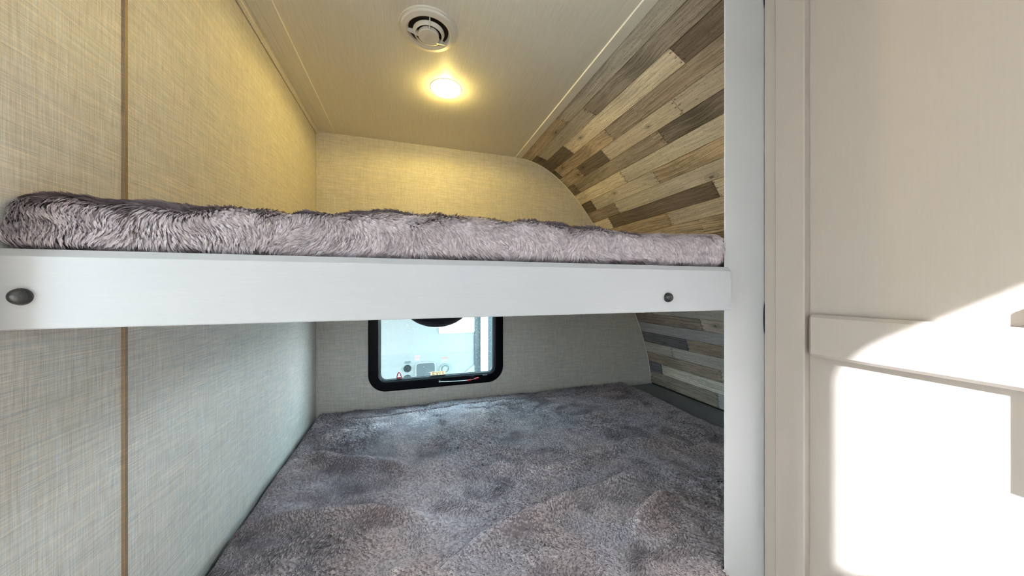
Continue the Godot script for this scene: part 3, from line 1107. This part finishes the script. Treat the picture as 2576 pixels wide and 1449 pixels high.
# ------------------------------------------------------------------ ceiling fittings
func make_fittings() -> void:
	var c := Vector3(0.053, YC, -0.940)
	var o := thing("air_vent", "round white louvred air vent on the ceiling beside the lamp", "vent", c)
	var down := Vector3(0, -1, 0)
	var st := mb()
	lathe(st, [Vector2(0.081, 0.0), Vector2(0.081, 0.002), Vector2(0.0795, 0.0035), Vector2(0.0760, 0.0035), Vector2(0.0760, 0.0050), Vector2(0.0755, 0.0085), Vector2(0.0740, 0.0095), Vector2(0.062, 0.0115), Vector2(0.0585, 0.0105), Vector2(0.0560, 0.006), Vector2(0.0545, 0.0015)], Vector3.ZERO, down, 64)
	build(st, "flange", M.white_plastic, o)
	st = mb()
	lathe(st, [Vector2(0.0, 0.0018), Vector2(0.0555, 0.0018), Vector2(0.0555, 0.0)], Vector3.ZERO, down, 48)  # flat dark disc painted in for the shaded duct
	build(st, "duct_shade_disc", M.duct_shade, o)
	st = mb()
	lathe(st, [Vector2(0.0430, 0.0070), Vector2(0.0435, 0.0085), Vector2(0.0390, 0.0165), Vector2(0.0370, 0.0170), Vector2(0.0355, 0.0155), Vector2(0.0400, 0.0070), Vector2(0.0430, 0.0070)], Vector3.ZERO, down, 56)
	build(st, "louvre_ring", M.white_plastic, o)
	st = mb()
	lathe(st, [Vector2(0.0250, 0.0100), Vector2(0.0290, 0.0125), Vector2(0.0288, 0.0200), Vector2(0.0270, 0.0215), Vector2(0.0, 0.0225)], Vector3.ZERO, down, 48)
	build(st, "centre_disc", M.white_plastic, o)
	for k in 3:
		var a := deg_to_rad([90.0, 185.0, -32.0][k])
		st = mb()
		var d := Vector3(cos(a), 0, sin(a))
		var s := Vector3(-d.z, 0, d.x) * 0.0012
		var top := PackedVector3Array()
		var bot := PackedVector3Array()
		for i in 9:
			var r := lerpf(0.024, 0.0585, i / 8.0)
			var lowest := lerpf(0.0225, 0.0105, pow(i / 8.0, 1.4))
			top.append(d * r + Vector3(0, -0.004, 0))
			bot.append(d * r + Vector3(0, -lowest, 0))
		for i in 8:
			for e in [-1.0, 1.0]:
				quad(st, top[i] + s * e, top[i + 1] + s * e, bot[i + 1] + s * e, bot[i] + s * e, s * e)
			quad(st, bot[i] - s, bot[i] + s, bot[i + 1] + s, bot[i + 1] - s, down)
		build(st, "spoke", M.white_plastic, o)
	# round ceiling lamp
	c = Vector3(0.129, YC, -1.196)
	o = thing("ceiling_lamp", "small round lit lamp glowing warm on the ceiling", "lamp", c)
	st = mb()
	lathe(st, [Vector2(0.0552, 0.0), Vector2(0.0552, 0.0006), Vector2(0.0546, 0.0009), Vector2(0.0500, 0.0009)], Vector3.ZERO, down, 56)
	build(st, "bezel", M.white_plastic, o)
	st = mb()
	var prof := []
	for k in 11:
		var a := PI / 2 * k / 10.0
		prof.append(Vector2(0.0544 * cos(a), 0.0006 + 0.017 * sin(a)))
	lathe(st, prof, Vector3.ZERO, down, 48)
	build(st, "glowing_lens", M.lamp_glow, o)
	var l := SpotLight3D.new()
	l.name = "lamp_light"
	l.position = Vector3(0, -0.0150, 0)
	l.rotation_degrees = Vector3(-90, 0, 0)
	l.spot_angle = 89.0
	l.spot_angle_attenuation = 0.2
	l.light_color = LAMP_COLOR
	l.light_energy = LAMP_ENERGY
	l.light_size = 0.012
	l.spot_range = 6.0
	l.spot_attenuation = 2.0
	l.shadow_enabled = true
	o.add_child(l)
	# light leaving the rim of the lens along the ceiling
	var rim := OmniLight3D.new()
	rim.name = "lamp_rim_light"
	rim.position = Vector3(0, -0.0075, 0)
	rim.light_color = LAMP_COLOR
	rim.light_energy = 0.11
	rim.light_size = 0.012
	rim.omni_range = 6.0
	rim.omni_attenuation = 2.0
	rim.shadow_enabled = true
	o.add_child(rim)

# ------------------------------------------------------------------ wardrobe on the right
func make_wardrobe() -> void:
	var o := thing("wardrobe", "white wardrobe with a sunlit panelled door beside the bunk post", "wardrobe")
	var st := mb()
	box(st, Vector3(0.752, YFLOOR, -0.494), Vector3(1.55, YC - 0.002, 0.448))
	build(st, "body", M.cabinet, o)
	st = mb()
	box(st, Vector3(0.7255, YFLOOR + 0.02, -0.4945), Vector3(0.754, YC - 0.002, -0.4705), 0.0015)
	build(st, "side_filler", M.cabinet, o)
	var door := Node3D.new()
	door.name = "door"
	o.add_child(door)
	st = mb()
	box(st, Vector3(0.737, YFLOOR + 0.05, -0.47), Vector3(0.752, YC - 0.02, 0.43))
	build(st, "panel", M.cabinet, door)
	for z in [[-0.4695, -0.4175], [0.37, 0.425]]:
		st = mb()
		box(st, Vector3(0.720, YFLOOR + 0.05, z[0]), Vector3(0.7372, YC - 0.02, z[1]), 0.0015)
		build(st, "stile", M.cabinet, door)
	st = mb()
	box(st, Vector3(0.7195, -0.1285, -0.4125), Vector3(0.7372, -0.0495, 0.368), 0.0055)
	build(st, "cross_rail", M.cabinet, door)
	# vertical pull bar of the door on two stand-offs
	st = mb()
	box(st, Vector3(0.694, -0.228, -0.150), Vector3(0.706, 0.006, -0.134), 0.003)
	for y in [-0.19, -0.03]:
		box(st, Vector3(0.704, y - 0.005, -0.147), Vector3(0.7372, y + 0.005, -0.137), 0.001)
	build(st, "pull_bar", M.steel, door)
	# flat dark ovals in the joint beside the post
	for y in [[-0.103, -0.026], [0.596, 0.68]]:
		st = mb()
		var prof := PackedVector2Array()
		for k in 24:
			var t := TAU * k / 24
			prof.append(Vector2(0.0045 * cos(t), 0.5 * (y[1] - y[0]) * sin(t)))
		prism(st, prof, Vector3(0.7285, 0.5 * (y[0] + y[1]), -0.4945), Vector3(1, 0, 0), Vector3(0, 1, 0), Vector3(0, 0, 1), 0.0, 0.0016)
		tag(build(st, "dark_oval", M.black_plastic, o), "black oval in the joint")

# ------------------------------------------------------------------ outside
func make_outside() -> void:
	var st := mb()
	box(st, Vector3(-30, -1.95, -30), Vector3(30, -1.85, 30))
	var g := structure("floor_outside", "pale gravel ground outside the trailer", "ground", st, M.gravel)
	var zn := -3.1
	var o := thing("trailer", "pale trailer parked outside the exit window with a hatch and inlets", "trailer")
	st = mb()
	box(st, Vector3(-4.5, -1.5, zn - 2.2), Vector3(0.606, 0.12, zn))
	build(st, "body", M.neighbour, o)
	st = mb()
	box(st, Vector3(0.604, -1.5, zn - 2.2), Vector3(0.662, 0.12, zn + 0.02), 0.006)
	build(st, "corner_moulding", M.grey_gel, o)
	st = mb()
	box(st, Vector3(0.604, -1.3, zn - 0.5), Vector3(1.6, 0.0, zn - 0.3), 0.02)
	tag(build(st, "nose_cap", M.grey_gel, o), "grey nose cap")
	st = mb()
	prism(st, PackedVector2Array([Vector2(0.51, -1.2), Vector2(0.51, -0.812), Vector2(0.606, -0.742), Vector2(0.606, -1.2)]), Vector3(0, 0, zn), Vector3(1, 0, 0), Vector3(0, 1, 0), Vector3(0, 0, 1), 0.0, 0.012)
	tag(build(st, "stone_guard", mat(Color8(122, 130, 132), 0.4), o), "pale grey stone guard")
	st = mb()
	prism(st, rounded(0.34, 0.5, 0.015, 4), Vector3(0.437, -0.18, zn), Vector3(1, 0, 0), Vector3(0, 1, 0), Vector3(0, 0, 1), 0.0, 0.012)  # pale plate imitating a bright reflection on the pane
	tag(build(st, "reflection_patch", mat(Color8(190, 192, 192), 0.3), o), "pale plate standing in for a bright reflection on the pane")
	var inlets := [[-0.014, -0.736, 0.033, Color8(20, 27, 28)], [-0.014, -0.826, 0.033, Color8(46, 54, 56)]]
	for i in inlets:
		st = mb()
		lathe(st, [Vector2(i[2], 0.0), Vector2(i[2], 0.012), Vector2(i[2] * 0.9, 0.018), Vector2(i[2] * 0.5, 0.018), Vector2(i[2] * 0.45, 0.014), Vector2(0, 0.014)], Vector3(i[0], i[1], zn), Vector3(0, 0, 1), 28)
		tag(build(st, "inlet_cap", mat(i[3], 0.85, 0.0, 0.1), o), "round dark inlet cap")
	st = mb()
	prism(st, rounded(0.165, 0.20, 0.025, 6), Vector3(0.1465, -0.796, zn), Vector3(1, 0, 0), Vector3(0, 1, 0), Vector3(0, 0, 1), 0.0, 0.014)
	var hatch := build(st, "square_hatch", M.grey_gel, o)
	tag(hatch, "grey square hatch with rounded corners")
	st = mb()
	frame_ring(st, Vector3(0.1465, -0.796, zn + 0.001), [[0.182, 0.217, 0.032, 0.0], [0.180, 0.215, 0.031, 0.010], [0.165, 0.20, 0.025, 0.010]], Vector3(0, 0, 1))
	build(st, "rim", mat(Color8(134, 142, 144), 0.4), hatch)
	st = mb()
	lathe(st, [Vector2(0.048, 0.0), Vector2(0.048, 0.010), Vector2(0.044, 0.016), Vector2(0.036, 0.012), Vector2(0.034, 0.008), Vector2(0.024, 0.008), Vector2(0.024, 0.016), Vector2(0, 0.017)], Vector3(0.323, -0.762, zn), Vector3(0, 0, 1), 36)
	tag(build(st, "ring_inlet", mat(Color8(108, 118, 120), 0.4), o), "ringed grey water inlet")
	st = mb()
	frame_ring(st, Vector3(0.323, -0.762, zn + 0.013), [[0.070, 0.070, 0.0349, 0.0], [0.068, 0.068, 0.0339, 0.003], [0.052, 0.052, 0.0259, 0.003], [0.050, 0.050, 0.0249, 0.0]], Vector3(0, 0, 1))
	build(st, "ring", mat(Color8(70, 80, 82), 0.4), o)
	# little labels
	st = mb()
	frame_ring(st, Vector3(-0.013, -0.680, zn + 0.001), [[0.052, 0.017, 0.002, 0.0], [0.052, 0.017, 0.002, 0.002], [0.046, 0.010, 0.001, 0.002]], Vector3(0, 0, 1))
	box(st, Vector3(-0.030, -0.683, zn), Vector3(0.004, -0.677, zn + 0.002))
	tag(build(st, "name_plate", mat(Color8(62, 74, 76), 0.5), o), "small dark-edged plate")
	for b in [[0.044, 0.098, -0.628, 0.010, Color8(160, 120, 126)], [0.044, 0.100, -0.640, 0.005, Color8(156, 116, 122)], [0.048, 0.094, -0.654, 0.008, Color8(162, 126, 132)], [0.052, 0.090, -0.664, 0.006, Color8(164, 132, 136)], [0.292, 0.312, -0.661, 0.007, Color8(170, 80, 52)], [0.318, 0.352, -0.660, 0.007, Color8(150, 76, 58)], [0.294, 0.346, -0.684, 0.018, Color8(134, 142, 142)]]:
		st = mb()
		box(st, Vector3(b[0], b[2] - b[3] / 2, zn), Vector3(b[1], b[2] + b[3] / 2, zn + 0.0015))
		build(st, "print_line", mat(b[4], 0.6), o)
	# unseen overhang added to keep sky light off the trailer wall
	st = mb()
	prism(st, PackedVector2Array([Vector2(0.0, 0.0), Vector2(0.10, -0.16), Vector2(0.70, -0.13), Vector2(0.74, -0.06), Vector2(0.72, 0.0)]), Vector3(0, 0.05, zn), Vector3(0, 0, 1), Vector3(0, 1, 0), Vector3(1, 0, 0), -4.4, 0.6)
	tag(build(st, "shading_overhang", M.neighbour, o), "unseen pale overhang added along the roof edge to shade the wall")
	# white downpipe beside the trailer's corner
	st = mb()
	box(st, Vector3(0.661, -1.85, zn + 0.02), Vector3(0.728, 0.1, zn + 0.06), 0.004)
	tag(build(st, "corner_post", mat(Color8(190, 194, 194), 0.4), o), "white post at the trailer's corner")

const SUN_DIR := Vector3(0.80, -0.73, -1.0)
const LAMP_COLOR := Color(1.0, 0.88, 0.47)
const DOME_ENERGY := 0.18
const LAMP_ENERGY := 0.16

# ------------------------------------------------------------------ main
func _ready() -> void:
	var cam := Camera3D.new()
	cam.name = "camera"
	cam.fov = 83.5515
	cam.near = 0.02
	cam.far = 200.0
	cam.rotation_degrees = Vector3(0, -17.7113, 0)
	add_child(cam)
	cam.current = true
	var env := Environment.new()
	env.background_mode = Environment.BG_SKY
	var sky := Sky.new()
	var sm := ProceduralSkyMaterial.new()
	sm.sky_top_color = Color(0.76, 0.94, 1.0)
	sm.sky_horizon_color = Color(0.90, 0.96, 1.0)
	sm.ground_bottom_color = Color(0.5, 0.5, 0.48)
	sm.ground_horizon_color = Color(0.7, 0.72, 0.72)
	sm.energy_multiplier = 22.0
	sky.sky_material = sm
	env.sky = sky
	env.tonemap_mode = Environment.TONE_MAPPER_LINEAR
	env.tonemap_exposure = 1.0
	env.sdfgi_enabled = true
	env.ssao_enabled = true
	env.ssil_enabled = true
	var we := WorldEnvironment.new()
	we.name = "environment"
	we.environment = env
	add_child(we)
	var sun := DirectionalLight3D.new()
	sun.name = "sun"
	sun.look_at_from_position(Vector3.ZERO, SUN_DIR, Vector3.UP)
	sun.light_color = Color(0.93, 0.975, 1.0)
	sun.light_energy = 75.0
	sun.light_angular_distance = 1.2
	sun.shadow_enabled = true
	sun.sky_mode = DirectionalLight3D.SKY_MODE_LIGHT_ONLY
	add_child(sun)

	make_materials()
	make_planks()
	make_shell()
	make_post()
	make_bunk()
	make_window()
	make_wardrobe()
	make_outside()
	make_fittings()
	make_upper_mattress()
	make_lower_mattress()
	print("done ", Time.get_ticks_msec())
